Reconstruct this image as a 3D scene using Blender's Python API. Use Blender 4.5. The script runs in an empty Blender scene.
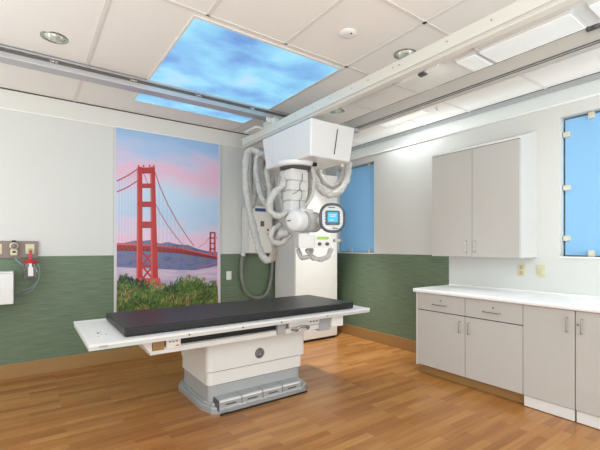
import bpy, bmesh, math, random
from mathutils import Vector, Matrix, noise
random.seed(7)
R = math.radians
SC = bpy.context.scene
COL = SC.collection

# ------------------------------------------------------------------ camera
CAM = Vector((0, 0, 1.325))
YAW = 0.94961            # view direction measured from +X
cd = bpy.data.cameras.new('camera'); cam = bpy.data.objects.new('camera', cd); COL.objects.link(cam)
cam.location = CAM; cam.rotation_euler = (R(90), 0, YAW - math.pi / 2)
FPX = 382.78
cd.sensor_width = 36; cd.lens = FPX / 600 * 36
cd.shift_x = -0.98 / 600; cd.shift_y = 21.44 / 600
cd.clip_start = 0.05; cd.clip_end = 60
SC.camera = cam

# ------------------------------------------------------------------ world, exposure, large lights
w = bpy.data.worlds.new('world'); SC.world = w; w.use_nodes = True
w.node_tree.nodes['Background'].inputs[0].default_value = (0.75, 0.87, 1, 1)
w.node_tree.nodes['Background'].inputs[1].default_value = 0.6
SC.view_settings.view_transform = 'Standard'; SC.view_settings.look = 'None'
SC.view_settings.exposure = 0.28; SC.view_settings.gamma = 1; SC.view_settings.use_curve_mapping = False

CW = (.87, .955, 1)
def area(name, loc, sx, sy, power, col=(1, .95, .88), rot=(0, 0, 0), spread=180):
    l = bpy.data.lights.new(name, 'AREA'); l.shape = 'RECTANGLE'; l.size = sx; l.size_y = sy
    l.energy = power; l.color = col; l.spread = R(spread)
    o = bpy.data.objects.new(name, l); COL.objects.link(o); o.location = loc; o.rotation_euler = rot
    return o
# ceiling luminaires of the room that lie outside the frame
area('ceiling_light_rear', (-0.6, -0.9, 2.87), 2.4, 1.2, 16, CW)
area('ceiling_light_left', (-1.5, 2.2, 2.87), 1.2, 2.4, 14, CW)
# daylight-tinted fill lamps added behind and to the left of the camera
area('fill_rear', (1.0, -1.9, 1.5), 4.6, 2.4, 60, (.84, .95, 1), (R(90), 0, 0))
area('fill_left', (-2.5, 1.5, 1.5), 3.6, 2.4, 44, (.84, .95, 1), (R(90), 0, R(-90)))
# fill lamps added outside the frame, facing up to brighten the ceiling
area('ceiling_fill_rear', (0.8, -1.0, .9), 4.0, 1.6, 50, CW, (R(180), 0, 0))
area('ceiling_fill_left', (-1.5, 2.2, .9), 1.6, 3.6, 35, CW, (R(180), 0, 0))
# lamp added out of frame to make up the lensed troffers' light
area('troffer_fill', (3.13, -.35, 2.87), .36, 1.0, 24, CW)
# unseen lamp added on the right wall's ledge to brighten the ceiling strip
area('ledge_fill', (4.09, 1.6, 2.64), .16, 6.0, 3.4, CW, (R(180), 0, 0))
# recessed downlight between the beams, then two added fill spots without fittings
for _x, _y, _e in ((2.931, 3.376, 30), (3.2, 3.85, 260), (3.0, 2.1, 40)):
    _l = bpy.data.lights.new('downlight_and_fill', 'SPOT'); _l.energy = _e; _l.color = (.97, .97, .95); _l.spot_size = R(54); _l.spot_blend = .8; _l.shadow_soft_size = .05
    _o = bpy.data.objects.new('downlight_and_fill', _l); COL.objects.link(_o); _o.location = (_x, _y, 2.88)
# light slots in the ceiling strip along the right wall
area('slot_light', (3.76, 3.1, 2.885), .12, .62, 5.5, CW)

# ------------------------------------------------------------------ colour / material helpers
def lin(c):
    c = c / 255
    return c / 12.92 if c <= .04045 else ((c + .055) / 1.055) ** 2.4
def rgb(r, g, b): return (lin(r), lin(g), lin(b), 1)

def mat(name, col, rough=.5, metal=0, spec=.5, noise_amt=.03, nscale=8, bump=0, bscale=40, emit=None, estr=0, alpha=1, trans=0, stretch=None, coat=0):
    m = bpy.data.materials.new(name); m.use_nodes = True
    nt = m.node_tree; N = nt.nodes; L = nt.links
    b = N['Principled BSDF']
    b.inputs['Roughness'].default_value = rough; b.inputs['Metallic'].default_value = metal
    b.inputs['Specular IOR Level'].default_value = spec
    tc = N.new('ShaderNodeTexCoord')
    mp = N.new('ShaderNodeMapping'); L.new(tc.outputs['Object'], mp.inputs[0])
    if stretch: mp.inputs['Scale'].default_value = stretch
    nz = N.new('ShaderNodeTexNoise'); nz.inputs['Scale'].default_value = nscale; nz.inputs['Detail'].default_value = 4
    L.new(mp.outputs[0], nz.inputs['Vector'])
    mx = N.new('ShaderNodeMix'); mx.data_type = 'RGBA'
    c1 = tuple(min(1, v * (1 - noise_amt)) for v in col[:3]) + (1,)
    c2 = tuple(min(1, v * (1 + noise_amt)) for v in col[:3]) + (1,)
    mx.inputs[6].default_value = c1; mx.inputs[7].default_value = c2
    L.new(nz.outputs['Fac'], mx.inputs[0]); L.new(mx.outputs[2], b.inputs['Base Color'])
    if bump:
        n2 = N.new('ShaderNodeTexNoise'); n2.inputs['Scale'].default_value = bscale
        L.new(mp.outputs[0], n2.inputs['Vector'])
        bp = N.new('ShaderNodeBump'); bp.inputs['Strength'].default_value = bump; bp.inputs['Distance'].default_value = .01
        L.new(n2.outputs['Fac'], bp.inputs['Height']); L.new(bp.outputs[0], b.inputs['Normal'])
    if emit: b.inputs['Emission Color'].default_value = emit; b.inputs['Emission Strength'].default_value = estr
    if alpha < 1: b.inputs['Alpha'].default_value = alpha
    if trans: b.inputs['Transmission Weight'].default_value = trans
    if coat: b.inputs['Coat Weight'].default_value = coat; b.inputs['Coat Roughness'].default_value = .15
    return m

def floor_mat():
    m = bpy.data.materials.new('wood_plank_floor'); m.use_nodes = True
    nt = m.node_tree; N = nt.nodes; L = nt.links; b = N['Principled BSDF']
    tc = N.new('ShaderNodeTexCoord')
    br = N.new('ShaderNodeTexBrick'); br.offset = .37; br.offset_frequency = 2
    br.inputs['Scale'].default_value = 1; br.inputs['Brick Width'].default_value = .58; br.inputs['Row Height'].default_value = .066
    br.inputs['Mortar Size'].default_value = .0006; br.inputs['Mortar Smooth'].default_value = 0
    br.inputs['Color1'].default_value = (0, 0, 0, 1); br.inputs['Color2'].default_value = (1, 1, 1, 1); br.inputs['Mortar'].default_value = (.2, .2, .2, 1)
    L.new(tc.outputs['Object'], br.inputs['Vector'])
    cr = N.new('ShaderNodeValToRGB')
    e = cr.color_ramp.elements
    e[0].position = 0; e[0].color = rgb(158, 103, 52)
    e[1].position = 1; e[1].color = rgb(190, 137, 79)
    x = cr.color_ramp.elements.new(.5); x.color = rgb(175, 119, 64)
    L.new(br.outputs['Color'], cr.inputs[0])
    mp = N.new('ShaderNodeMapping'); mp.inputs['Scale'].default_value = (1.2, 26, 1); L.new(tc.outputs['Object'], mp.inputs[0])
    nz = N.new('ShaderNodeTexNoise'); nz.inputs['Scale'].default_value = 2.2; nz.inputs['Detail'].default_value = 5; nz.inputs['Distortion'].default_value = .6
    L.new(mp.outputs[0], nz.inputs['Vector'])
    r2 = N.new('ShaderNodeValToRGB'); r2.color_ramp.elements[0].position = .3; r2.color_ramp.elements[0].color = (.74, .70, .64, 1)
    r2.color_ramp.elements[1].position = .68; r2.color_ramp.elements[1].color = (1.0, 1.0, 1.0, 1)
    L.new(nz.outputs['Fac'], r2.inputs[0])
    mx = N.new('ShaderNodeMix'); mx.data_type = 'RGBA'; mx.blend_type = 'MULTIPLY'; mx.inputs[0].default_value = 1
    L.new(cr.outputs[0], mx.inputs[6]); L.new(r2.outputs[0], mx.inputs[7]); L.new(mx.outputs[2], b.inputs['Base Color'])
    b.inputs['Roughness'].default_value = .30; b.inputs['Specular IOR Level'].default_value = .5
    return m

def wain_mat():
    m = bpy.data.materials.new('sage_green_wall_panel'); m.use_nodes = True
    nt = m.node_tree; N = nt.nodes; L = nt.links; b = N['Principled BSDF']
    tc = N.new('ShaderNodeTexCoord')
    mp = N.new('ShaderNodeMapping'); mp.inputs['Scale'].default_value = (3, 3, 60); L.new(tc.outputs['Object'], mp.inputs[0])
    nz = N.new('ShaderNodeTexNoise'); nz.inputs['Scale'].default_value = 1.6; nz.inputs['Detail'].default_value = 6
    L.new(mp.outputs[0], nz.inputs['Vector'])
    cr = N.new('ShaderNodeValToRGB'); cr.color_ramp.elements[0].position = .25; cr.color_ramp.elements[0].color = rgb(88, 107, 84)
    cr.color_ramp.elements[1].position = .75; cr.color_ramp.elements[1].color = rgb(116, 134, 109)
    L.new(nz.outputs['Fac'], cr.inputs[0]); L.new(cr.outputs[0], b.inputs['Base Color'])
    b.inputs['Roughness'].default_value = .5
    return m

def cloud_mat(name, cols, scale, strength, emissive, detail=5, stretch=(1, 1, 1), dist=.4):
    m = bpy.data.materials.new(name); m.use_nodes = True
    nt = m.node_tree; N = nt.nodes; L = nt.links; b = N['Principled BSDF']
    tc = N.new('ShaderNodeTexCoord')
    mp = N.new('ShaderNodeMapping'); mp.inputs['Scale'].default_value = stretch; L.new(tc.outputs['Object'], mp.inputs[0])
    nz = N.new('ShaderNodeTexNoise'); nz.inputs['Scale'].default_value = scale; nz.inputs['Detail'].default_value = detail; nz.inputs['Distortion'].default_value = dist
    L.new(mp.outputs[0], nz.inputs['Vector'])
    cr = N.new('ShaderNodeValToRGB')
    while len(cr.color_ramp.elements) > 1: cr.color_ramp.elements.remove(cr.color_ramp.elements[0])
    for i, (p, c) in enumerate(cols):
        e = cr.color_ramp.elements[0] if i == 0 else cr.color_ramp.elements.new(p)
        e.position = p; e.color = rgb(*c)
    L.new(nz.outputs['Fac'], cr.inputs[0])
    if emissive:
        b.inputs['Base Color'].default_value = (.05, .05, .05, 1)
        L.new(cr.outputs[0], b.inputs['Emission Color']); b.inputs['Emission Strength'].default_value = strength
    else:
        L.new(cr.outputs[0], b.inputs['Base Color'])
    b.inputs['Roughness'].default_value = .35
    return m

def sky_print_mat():
    # printed sunset sky: vertical bands blended with cloud noise
    m = bpy.data.materials.new('mural_printed_sky'); m.use_nodes = True
    nt = m.node_tree; N = nt.nodes; L = nt.links; b = N['Principled BSDF']
    tc = N.new('ShaderNodeTexCoord'); sp = N.new('ShaderNodeSeparateXYZ'); L.new(tc.outputs['Object'], sp.inputs[0])
    mp = N.new('ShaderNodeMapping'); mp.inputs['Scale'].default_value = (1.0, 1, 2.6); mp.inputs['Rotation'].default_value = (0, R(-22), 0)
    L.new(tc.outputs['Object'], mp.inputs[0])
    nz = N.new('ShaderNodeTexNoise'); nz.inputs['Scale'].default_value = 1.5; nz.inputs['Detail'].default_value = 4; L.new(mp.outputs[0], nz.inputs['Vector'])
    ma = N.new('ShaderNodeMath'); ma.operation = 'MULTIPLY_ADD'; ma.inputs[1].default_value = .55; L.new(nz.outputs['Fac'], ma.inputs[0])
    mr = N.new('ShaderNodeMapRange'); mr.inputs[1].default_value = .95; mr.inputs[2].default_value = 2.28; L.new(sp.outputs['Z'], mr.inputs[0])
    ad = N.new('ShaderNodeMath'); ad.operation = 'SUBTRACT'; ad.inputs[1].default_value = .275; L.new(ma.outputs[0], ad.inputs[0]); L.new(mr.outputs[0], ma.inputs[2])
    cr = N.new('ShaderNodeValToRGB')
    stops = [(0, (236, 196, 218)), (.14, (226, 206, 228)), (.26, (186, 212, 238)), (.42, (196, 218, 240)), (.55, (222, 206, 226)), (.66, (236, 190, 212)), (.76, (222, 200, 224)), (.88, (178, 202, 234)), (1, (160, 192, 230))]
    e = cr.color_ramp.elements
    e[0].position = 0; e[0].color = rgb(*stops[0][1]); e[1].position = 1; e[1].color = rgb(*stops[-1][1])
    for p, c in stops[1:-1]:
        q = e.new(p); q.color = rgb(*c)
    L.new(ad.outputs[0], cr.inputs[0]); L.new(cr.outputs[0], b.inputs['Base Color'])
    b.inputs['Roughness'].default_value = .35
    return m

M = dict(
    wall=mat('painted_wall', rgb(217, 217, 213), .7, noise_amt=.01),
    ceil=mat('ceiling_tile', rgb(240, 236, 231), .8, noise_amt=.015, nscale=30, bump=.05, bscale=150),
    tbar=mat('ceiling_grid_metal', rgb(226, 221, 215), .6),
    fascia=mat('white_fascia', rgb(226, 224, 218), .6, noise_amt=.01),
    trimwhite=mat('white_trim', rgb(246, 246, 243), .4),
    base=mat('tan_vinyl_base', rgb(160, 122, 74), .45, noise_amt=.05, nscale=3),
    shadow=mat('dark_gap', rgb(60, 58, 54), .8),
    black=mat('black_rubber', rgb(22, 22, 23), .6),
    pad=mat('charcoal_vinyl', rgb(26, 26, 27), .42, spec=.45, noise_amt=.06, bump=.04, bscale=90),
    lam=mat('greige_laminate', rgb(196, 192, 187), .45, noise_amt=.012, nscale=14),
    lamedge=mat('laminate_edge', rgb(212, 208, 202), .5),
    counter=mat('white_solid_surface', rgb(246, 246, 246), .3, noise_amt=.01, nscale=60),
    chrome=mat('brushed_nickel', rgb(185, 183, 178), .25, metal=1),
    alu=mat('anodised_aluminium', rgb(190, 189, 192), .38, metal=.6),
    aludark=mat('aluminium_channel_shadow', rgb(112, 110, 106), .5, metal=.5),
    rail=mat('satin_table_rail', rgb(205, 205, 203), .35, metal=.15),
    stone=mat('warm_grey_plastic', rgb(208, 204, 198), .4),
    beamgrey=mat('stone_grey_enamel', rgb(196, 192, 184), .45),
    beam=mat('cream_enamel', rgb(220, 217, 208), .45, noise_amt=.01),
    white=mat('white_equipment_plastic', rgb(232, 231, 230), .35, noise_amt=.01),
    offwhite=mat('off_white_equipment', rgb(226, 224, 220), .4, noise_amt=.015),
    cream=mat('cream_equipment', rgb(238, 235, 229), .4, noise_amt=.01),
    grey=mat('light_grey_plastic', rgb(170, 171, 172), .4, noise_amt=.03),
    silver=mat('silver_plastic', rgb(178, 181, 183), .28, metal=.35),
    dgrey=mat('dark_grey_plastic', rgb(86, 84, 88), .4),
    hose=mat('white_cable_sleeve', rgb(200, 197, 192), .5, noise_amt=.30, nscale=30, bump=1.4, bscale=32),
    conduit=mat('grey_flexible_conduit', rgb(122, 126, 118), .5),
    glassblue=mat('blue_frosted_glass_glow', rgb(134, 180, 216), .55, spec=.25, noise_amt=.03, nscale=1.2, emit=rgb(120, 176, 222), estr=.2),  # faint blue emission added to brighten the panes
    clip=mat('satin_steel_clip', rgb(222, 216, 200), .4, metal=.3),
    ivory=mat('ivory_plastic', rgb(214, 206, 172), .4),
    ivoryd=mat('ivory_recess', rgb(182, 172, 132), .5),
    taupe=mat('mauve_taupe_panel', rgb(142, 125, 118), .5),
    red=mat('red_plastic', rgb(200, 22, 45), .35),
    clear=mat('clear_plastic', rgb(235, 228, 228), .08, trans=.9, alpha=.55),
    tubing=mat('blue_grey_tubing', rgb(128, 150, 150), .3, alpha=.8),
    blue=mat('blue_label', rgb(40, 90, 150), .4),
    screen=mat('lit_display', rgb(30, 60, 80), .2, emit=rgb(40, 185, 235), estr=.9),
    green=mat('green_strip', rgb(160, 200, 60), .3),
    lens=mat('troffer_lens', rgb(245, 244, 240), .4, emit=(1, .99, .96, 1), estr=.16, bump=.2, bscale=250),
    reflector=mat('specular_reflector', rgb(232, 233, 226), .24, metal=.9, noise_amt=.15, nscale=9),
    yellow=mat('amber_mark', rgb(200, 170, 60), .5),
    floor=floor_mat(), wain=wain_mat(),
    skypanel=cloud_mat('backlit_sky_print', [(.26, (84, 134, 200)), (.37, (108, 160, 216)), (.46, (124, 186, 228)), (.56, (140, 208, 236)), (.70, (184, 210, 236))], 1.9, .92, True, stretch=(1, 1.3, 1), dist=.25),
    msky=sky_print_mat(),
    mframe=mat('white_mural_edge', rgb(215, 212, 214), .4),
    bridge=mat('mural_bridge_red', rgb(186, 42, 44), .4, noise_amt=.12, nscale=25),
    bridgehi=mat('mural_bridge_light_red', rgb(214, 86, 76), .4, noise_amt=.1, nscale=25),
    bridgedk=mat('mural_bridge_dark_red', rgb(130, 38, 56), .4, noise_amt=.1, nscale=25),
    far=mat('mural_far_tower', rgb(202, 96, 104), .4),
    cable=mat('mural_cable', rgb(176, 96, 110), .4),
    cablef=mat('mural_fine_cable', rgb(196, 158, 182), .4),
    hills=cloud_mat('mural_hills', [(.3, (74, 88, 128)), (.5, (108, 112, 156)), (.7, (112, 118, 122))], 7, 1, False, stretch=(1, 1, 2.2)),
    water=cloud_mat('mural_water', [(.3, (176, 166, 200)), (.6, (214, 186, 206)), (.8, (224, 200, 214))], 4, 1, False, stretch=(1, 1, 6)),
    bush=cloud_mat('mural_bush', [(.3, (34, 52, 30)), (.45, (76, 98, 46)), (.6, (110, 128, 58)), (.75, (148, 140, 84))], 26, 1, False),
    leaf1=mat('mural_leaf_green', rgb(84, 124, 50), .4, noise_amt=.3, nscale=40),
    leaf4=mat('mural_leaf_rust', rgb(150, 104, 84), .4, noise_amt=.3, nscale=40),
    leaf2=mat('mural_leaf_olive', rgb(168, 160, 92), .4, noise_amt=.3, nscale=40),
    leaf3=mat('mural_leaf_dark', rgb(34, 62, 34), .4, noise_amt=.3, nscale=40),
)

# ------------------------------------------------------------------ mesh helpers (all geometry written in room coordinates)
class MB:
    def __init__(s): s.bm = bmesh.new(); s.mats = []
    def mi(s, m):
        if m not in s.mats: s.mats.append(m)
        return s.mats.index(m)
    def _fin(s, faces, m):
        if m is not None:
            i = s.mi(m)
            for f in faces: f.material_index = i
    def box(s, a, b, bev=0, seg=2, m=None, rot=0, piv=None):
        x0, x1 = sorted((a[0], b[0])); y0, y1 = sorted((a[1], b[1])); z0, z1 = sorted((a[2], b[2]))
        t = bmesh.new(); bmesh.ops.create_cube(t, size=1)
        bmesh.ops.scale(t, vec=(x1 - x0, y1 - y0, z1 - z0), verts=t.verts)
        bmesh.ops.translate(t, vec=((x0 + x1) / 2, (y0 + y1) / 2, (z0 + z1) / 2), verts=t.verts)
        if bev: bmesh.ops.bevel(t, geom=t.edges[:], offset=bev, segments=seg, profile=.5, affect='EDGES')
        if rot: bmesh.ops.rotate(t, cent=piv or ((x0 + x1) / 2, (y0 + y1) / 2, 0), matrix=Matrix.Rotation(rot, 3, 'Z'), verts=t.verts)
        return s.join(t, m)
    def join(s, t, m=None, smooth=False):
        me = bpy.data.meshes.new('tmp'); t.to_mesh(me); t.free()
        n = len(s.bm.faces); s.bm.from_mesh(me); bpy.data.meshes.remove(me)
        s.bm.faces.ensure_lookup_table(); fs = s.bm.faces[n:]
        s._fin(fs, m)
        if smooth:
            for f in fs: f.smooth = True
        return s
    def prism(s, pts, z0, z1, bev=0, m=None, seg=2, top_scale=None):
        """vertical extrusion of a plan outline"""
        t = bmesh.new(); vs = [t.verts.new((x, y, z0)) for x, y in pts]; f = t.faces.new(vs)
        r = bmesh.ops.extrude_face_region(t, geom=[f]); ev = [v for v in r['geom'] if isinstance(v, bmesh.types.BMVert)]
        bmesh.ops.translate(t, vec=(0, 0, z1 - z0), verts=ev)
        bmesh.ops.recalc_face_normals(t, faces=t.faces)
        if bev:
            ed = [e for e in t.edges if abs(e.verts[0].co.z - e.verts[1].co.z) < 1e-6 and e.verts[0].co.z > (z0 + z1) / 2]
            bmesh.ops.bevel(t, geom=ed, offset=bev, segments=seg, profile=.5, affect='EDGES')
        return s.join(t, m)
    def extr(s, pts, vec, m=None):
        """extrude a closed 3D outline along vec"""
        t = bmesh.new(); vs = [t.verts.new(p) for p in pts]; f = t.faces.new(vs)
        r = bmesh.ops.extrude_face_region(t, geom=[f]); ev = [v for v in r['geom'] if isinstance(v, bmesh.types.BMVert)]
        bmesh.ops.translate(t, vec=vec, verts=ev); bmesh.ops.recalc_face_normals(t, faces=t.faces)
        return s.join(t, m)
    def lathe(s, c, prof, axis=(0, 0, 1), n=32, m=None, cap=True):
        ax = Vector(axis).normalized(); u = ax.orthogonal().normalized(); v = ax.cross(u); c = Vector(c)
        t = bmesh.new(); rings = []
        for r, h in prof:
            if r < 1e-6: rings.append([t.verts.new(c + ax * h)])
            else: rings.append([t.verts.new(c + ax * h + (u * math.cos(2 * math.pi * k / n) + v * math.sin(2 * math.pi * k / n)) * r) for k in range(n)])
        for a, b in zip(rings, rings[1:]):
            for k in range(n):
                q = [a[k % len(a)], a[(k + 1) % len(a)], b[(k + 1) % len(b)], b[k % len(b)]]
                q = list(dict.fromkeys(q))
                if len(q) > 2:
                    try: t.faces.new(q)
                    except ValueError: pass
        if cap:
            for rg in (rings[0], rings[-1]):
                if len(rg) > 2: t.faces.new(rg)
        bmesh.ops.recalc_face_normals(t, faces=t.faces)
        n0 = len(s.bm.faces); s.join(t, m, smooth=True)
        return s
    def cyl(s, a, b, r, n=20, m=None, bev=0):
        a = Vector(a); b = Vector(b); h = (b - a).length
        pr = [(r - bev, 0), (r, bev), (r, h - bev), (r - bev, h)] if bev else [(r, 0), (r, h)]
        return s.lathe(a, pr, b - a, n, m)
    def tube(s, pts, r, n=10, m=None, wob=0, ring=0, sub=8):
        pts = [Vector(p) for p in pts]
        P = []
        ext = [pts[0] * 2 - pts[1]] + pts + [pts[-1] * 2 - pts[-2]]
        for i in range(1, len(ext) - 2):
            p0, p1, p2, p3 = ext[i - 1:i + 3]
            for k in range(sub):
                t = k / sub
                P.append(.5 * ((2 * p1) + (-p0 + p2) * t + (2 * p0 - 5 * p1 + 4 * p2 - p3) * t * t + (-p0 + 3 * p1 - 3 * p2 + p3) * t ** 3))
        P.append(pts[-1])
        t = bmesh.new(); rings = []; u = None
        for i, p in enumerate(P):
            d = (P[min(i + 1, len(P) - 1)] - P[max(i - 1, 0)]).normalized()
            if u is None: u = d.orthogonal().normalized()
            u = (u - d * u.dot(d)).normalized(); v = d.cross(u); rg = []
            for k in range(n):
                a = 2 * math.pi * k / n
                rr = r * (1 + ring * (1 if i % 2 else -1))
                q = p + (u * math.cos(a) + v * math.sin(a)) * rr
                if wob: q = p + (q - p) * (1 + wob * noise.noise(q * 22))
                rg.append(t.verts.new(q))
            rings.append(rg)
        for a, b in zip(rings, rings[1:]):
            for k in range(n): t.faces.new((a[k], a[(k + 1) % n], b[(k + 1) % n], b[k]))
        t.faces.new(rings[0]); t.faces.new(rings[-1]); bmesh.ops.recalc_face_normals(t, faces=t.faces)
        return s.join(t, m, smooth=True)
    def obj(s, name, m=None, parent=None, smooth_angle=None):
        me = bpy.data.meshes.new(name)
        if parent is not None:
            root = parent
            while root.parent is not None: root = root.parent
            org = Vector(root['_org']) if '_org' in root else Vector((0, 0, 0))
        else:
            xs = [v.co for v in s.bm.verts]
            org = Vector(((min(v.x for v in xs) + max(v.x for v in xs)) / 2, (min(v.y for v in xs) + max(v.y for v in xs)) / 2, min(v.z for v in xs)))
        bmesh.ops.translate(s.bm, vec=-org, verts=s.bm.verts)
        s.bm.to_mesh(me); s.bm.free()
        if s.mats:
            for q in s.mats: me.materials.append(q)
        else: me.materials.append(m)
        o = bpy.data.objects.new(name, me); COL.objects.link(o)
        if parent is not None: o.parent = parent
        else: o.location = org; o['_org'] = tuple(org)
        return o

def thing(name, label, cat, loc, group=None):
    o = bpy.data.objects.new(name, None); COL.objects.link(o); o.location = loc; o['_org'] = tuple(loc)
    o.empty_display_size = .1
    o['label'] = label; o['category'] = cat
    if group: o['group'] = group
    return o
def tag(o, label, cat, group=None):
    o['label'] = label; o['category'] = cat
    if group: o['group'] = group
    return o
def struct(o, label=None):
    o['kind'] = 'structure'
    if label: o['label'] = label
    return o
def sroot(name, loc):
    o = bpy.data.objects.new(name, None); COL.objects.link(o); o.location = loc; o['_org'] = tuple(loc); o['kind'] = 'structure'
    return o

# surveying helper: the room point on a vertical plane Y = const measured through a photo pixel
AX = (math.sin(YAW), math.cos(YAW)); BX = (-AX[1], AX[0])
def at(px, py, Y):
    u = (px - 300.98) / FPX
    dx = u * AX[0] + AX[1]; dy = u * BX[0] + BX[1]; dz = (246.44 - py) / FPX
    t = Y / dy
    return (dx * t, Y, CAM.z + dz * t)

XR, YB, ZC = 3.947, 4.821, 2.90
XL, YF = -2.6, -2.0
XU = 4.22          # upper wall behind the ledge on the right

# ------------------------------------------------------------------ floor, walls, ceiling
struct(MB().box((XL - .1, YF - .1, -.1), (XU + .1, YB + .1, 0)).obj('floor', M['floor']))
b = MB()
b.box((XL - .1, YB, 0), (XU + .1, YB + .1, ZC + .1))
struct(b.obj('wall_back', M['wall']))
struct(MB().box((XL - .1, YF, 0), (XL, YB, ZC + .1)).obj('wall_left', M['wall']))
struct(MB().box((XL, YF - .1, 0), (XU, YF, ZC + .1)).obj('wall_front', M['wall']))
# right wall: lower furred wall with two window openings, ledge, upper wall set back
W1 = (3.76, 4.56, 1.235, 2.52); W2 = (.35, 1.462, 1.235, 2.50)   # y0,y1,z0,z1
b = MB(); ZL = 2.62
for y0, y1 in ((YF, W2[0]), (W2[1], W1[0]), (W1[1], YB)): b.box((XR, y0, 0), (XR + .13, y1, ZL))
for y0, y1, z0, z1 in (W1, W2):
    b.box((XR, y0, 0), (XR + .13, y1, z0)); b.box((XR, y0, z1), (XR + .13, y1, ZL))
b.box((XR + .13, YF, 0), (XU, YB, .02)); b.box((XR + .12, YF, ZL - .02), (XU, YB, ZL))
b.box((XU, YF, 0), (XU + .1, YB, ZC + .1))
struct(b.obj('wall_right', M['wall']))

# ceiling with openings for three recessed cans
def ceiling():
    bm = bmesh.new(); edges = []
    def loop(pts):
        vs = [bm.verts.new((x, y, ZC)) for x, y in pts]
        for a, c in zip(vs, vs[1:] + vs[:1]): edges.append(bm.edges.new((a, c)))
    loop([(XL, YF), (XU, YF), (XU, YB), (XL, YB)])
    for x, y in CANS: loop([(x + .072 * math.cos(k * math.pi / 16), y + .072 * math.sin(k * math.pi / 16)) for k in range(32)])
    bmesh.ops.triangle_fill(bm, use_beauty=True, edges=edges)
    q = MB(); q.join(bm); return q
CANS = [(.168, 3.428), (2.516, 2.052), (2.931, 3.376)]
cq = ceiling(); cq.box((XL, YF, ZC + .12), (XU, YB, ZC + .16))
ceil = cq.obj('ceiling', M['ceil']); struct(ceil)
g = MB(); tw = .014; zt = ZC - .006
def gx(x, y0, y1): g.box((x - tw, y0, zt), (x + tw, y1, ZC - .0005))
def gy(y, x0, x1): g.box((x0, y - tw, zt), (x1, y + tw, ZC - .0005))
for k in range(-4, 1): gx(.42 + 1.22 * k, YF, YB)
gx(1.0, YF, 2.49); gx(1.63, YF, 2.49); gx(2.27, YF, YB); gx(2.87, YF, YB); gx(3.48, YF, YB)
for y in (-.75, .46, 1.68, 2.49): gy(y, XL, XU)
gy(4.25, 3.0, XU); gy(3.1, 3.0, XU)
g.obj('ceiling_grid', M['tbar'], ceil)

# fascia of the back wall and perimeter lines
g = MB()
g.box((XL, YB - .018, 2.695), (XU, YB, ZC), m=M['fascia'])
g.box((XL, YB - .02, ZC - .014), (XU, YB - .001, ZC - .002), m=M['shadow'])
g.box((XL, YB - .022, 2.69), (XU, YB, 2.70), m=M['trimwhite'])
struct(g.obj('trim_1'))
g = MB()
g.box((XR - .012, YF, ZL - .012), (XR + .03, YB - .03, ZL + .006), bev=.003, m=M['trimwhite'])
g.box((XU - .02, YF, ZC - .055), (XU, YB, ZC - .006), m=M['grey'])
g.box((XU - .022, YF, ZC - .006), (XU, YB, ZC), m=M['shadow'])
struct(g.obj('trim_2'))

# wainscot panels
g = MB(); g.box((XL, YB - .008, .14), (XR, YB, 1.223), bev=.002); struct(g.obj('trim_3', M['wain']), 'sage green wall protection panel below the white back wall')
g = MB(); g.box((XR - .008, 2.589, .14), (XR, YB - .008, 1.223), bev=.002); struct(g.obj('trim_4', M['wain']), 'sage green wall protection panel on the right wall')
# baseboards
g = MB(); g.box((XL, YB - .014, 0), (XR, YB, .147), bev=.003); struct(g.obj('baseboard_back', M['base']))
g = MB(); g.box((XR - .014, 2.55, 0), (XR, YB - .014, .147), bev=.003); struct(g.obj('baseboard_right', M['base']))

# ------------------------------------------------------------------ windows (blue frosted panels held by clips in a reveal)
def window(name, W, clips):
    y0, y1, z0, z1 = W
    r = sroot(name, (XR, (y0 + y1) / 2, z0))
    g = MB()   # dark gap behind and the reveal lining
    g.box((XR + .115, y0, z0), (XR + .125, y1, z1)); g.obj('backing', M['shadow'], r)
    g = MB(); gp = .016
    g.box((XR + .07, y0 + gp, z0 + .008), (XR + .08, y1 - gp, z1 - gp), bev=.002); g.obj('pane', M['glassblue'], r)
    g = MB(); g.box((XR - .012, y0 - .0, z0 - .014), (XR + .11, y1, z0), bev=.003); g.obj('sill', M['trimwhite'], r)
    for (y, z, horiz) in clips:
        g = MB()
        if horiz: g.box((XR + .045, y - .006, z - .024), (XR + .085, y + .050, z + .024), bev=.004)
        else: g.box((XR + .045, y - .024, z - .028), (XR + .085, y + .024, z + .028), bev=.004)
        g.obj('clip', M['clip'], r)
window('window_1', W1, [(3.90, 2.49, 0), (4.50, 1.43, 1), (4.30, 1.262, 0), (3.90, 1.262, 0)])
window('window_2', W2, [(1.405, 2.345, 1), (1.405, 1.86, 1), (1.405, 1.40, 1), (1.24, 2.47, 0), (1.24, 1.262, 0)])

# ------------------------------------------------------------------ base cabinets and counter
XF = 3.343
def uhandle(parent, x, y, z0, z1, horiz=False, name='handle'):
    g = MB()
    if horiz:
        ya, yb = y
        g.tube([(x, ya, z0), (x - .025, ya, z0), (x - .03, ya + (yb - ya) * .12, z0), (x - .03, yb - (yb - ya) * .12, z0), (x - .025, yb, z0), (x, yb, z0)], .0045, 8, sub=4)
    else:
        g.tube([(x, y, z0), (x - .026, y, z0 + .002), (x - .03, y, z0 + .012), (x - .03, y, z1 - .012), (x - .026, y, z1 - .002), (x, y, z1)], .0045, 8, sub=4)
    return g.obj(name, M['chrome'], parent)

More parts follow.
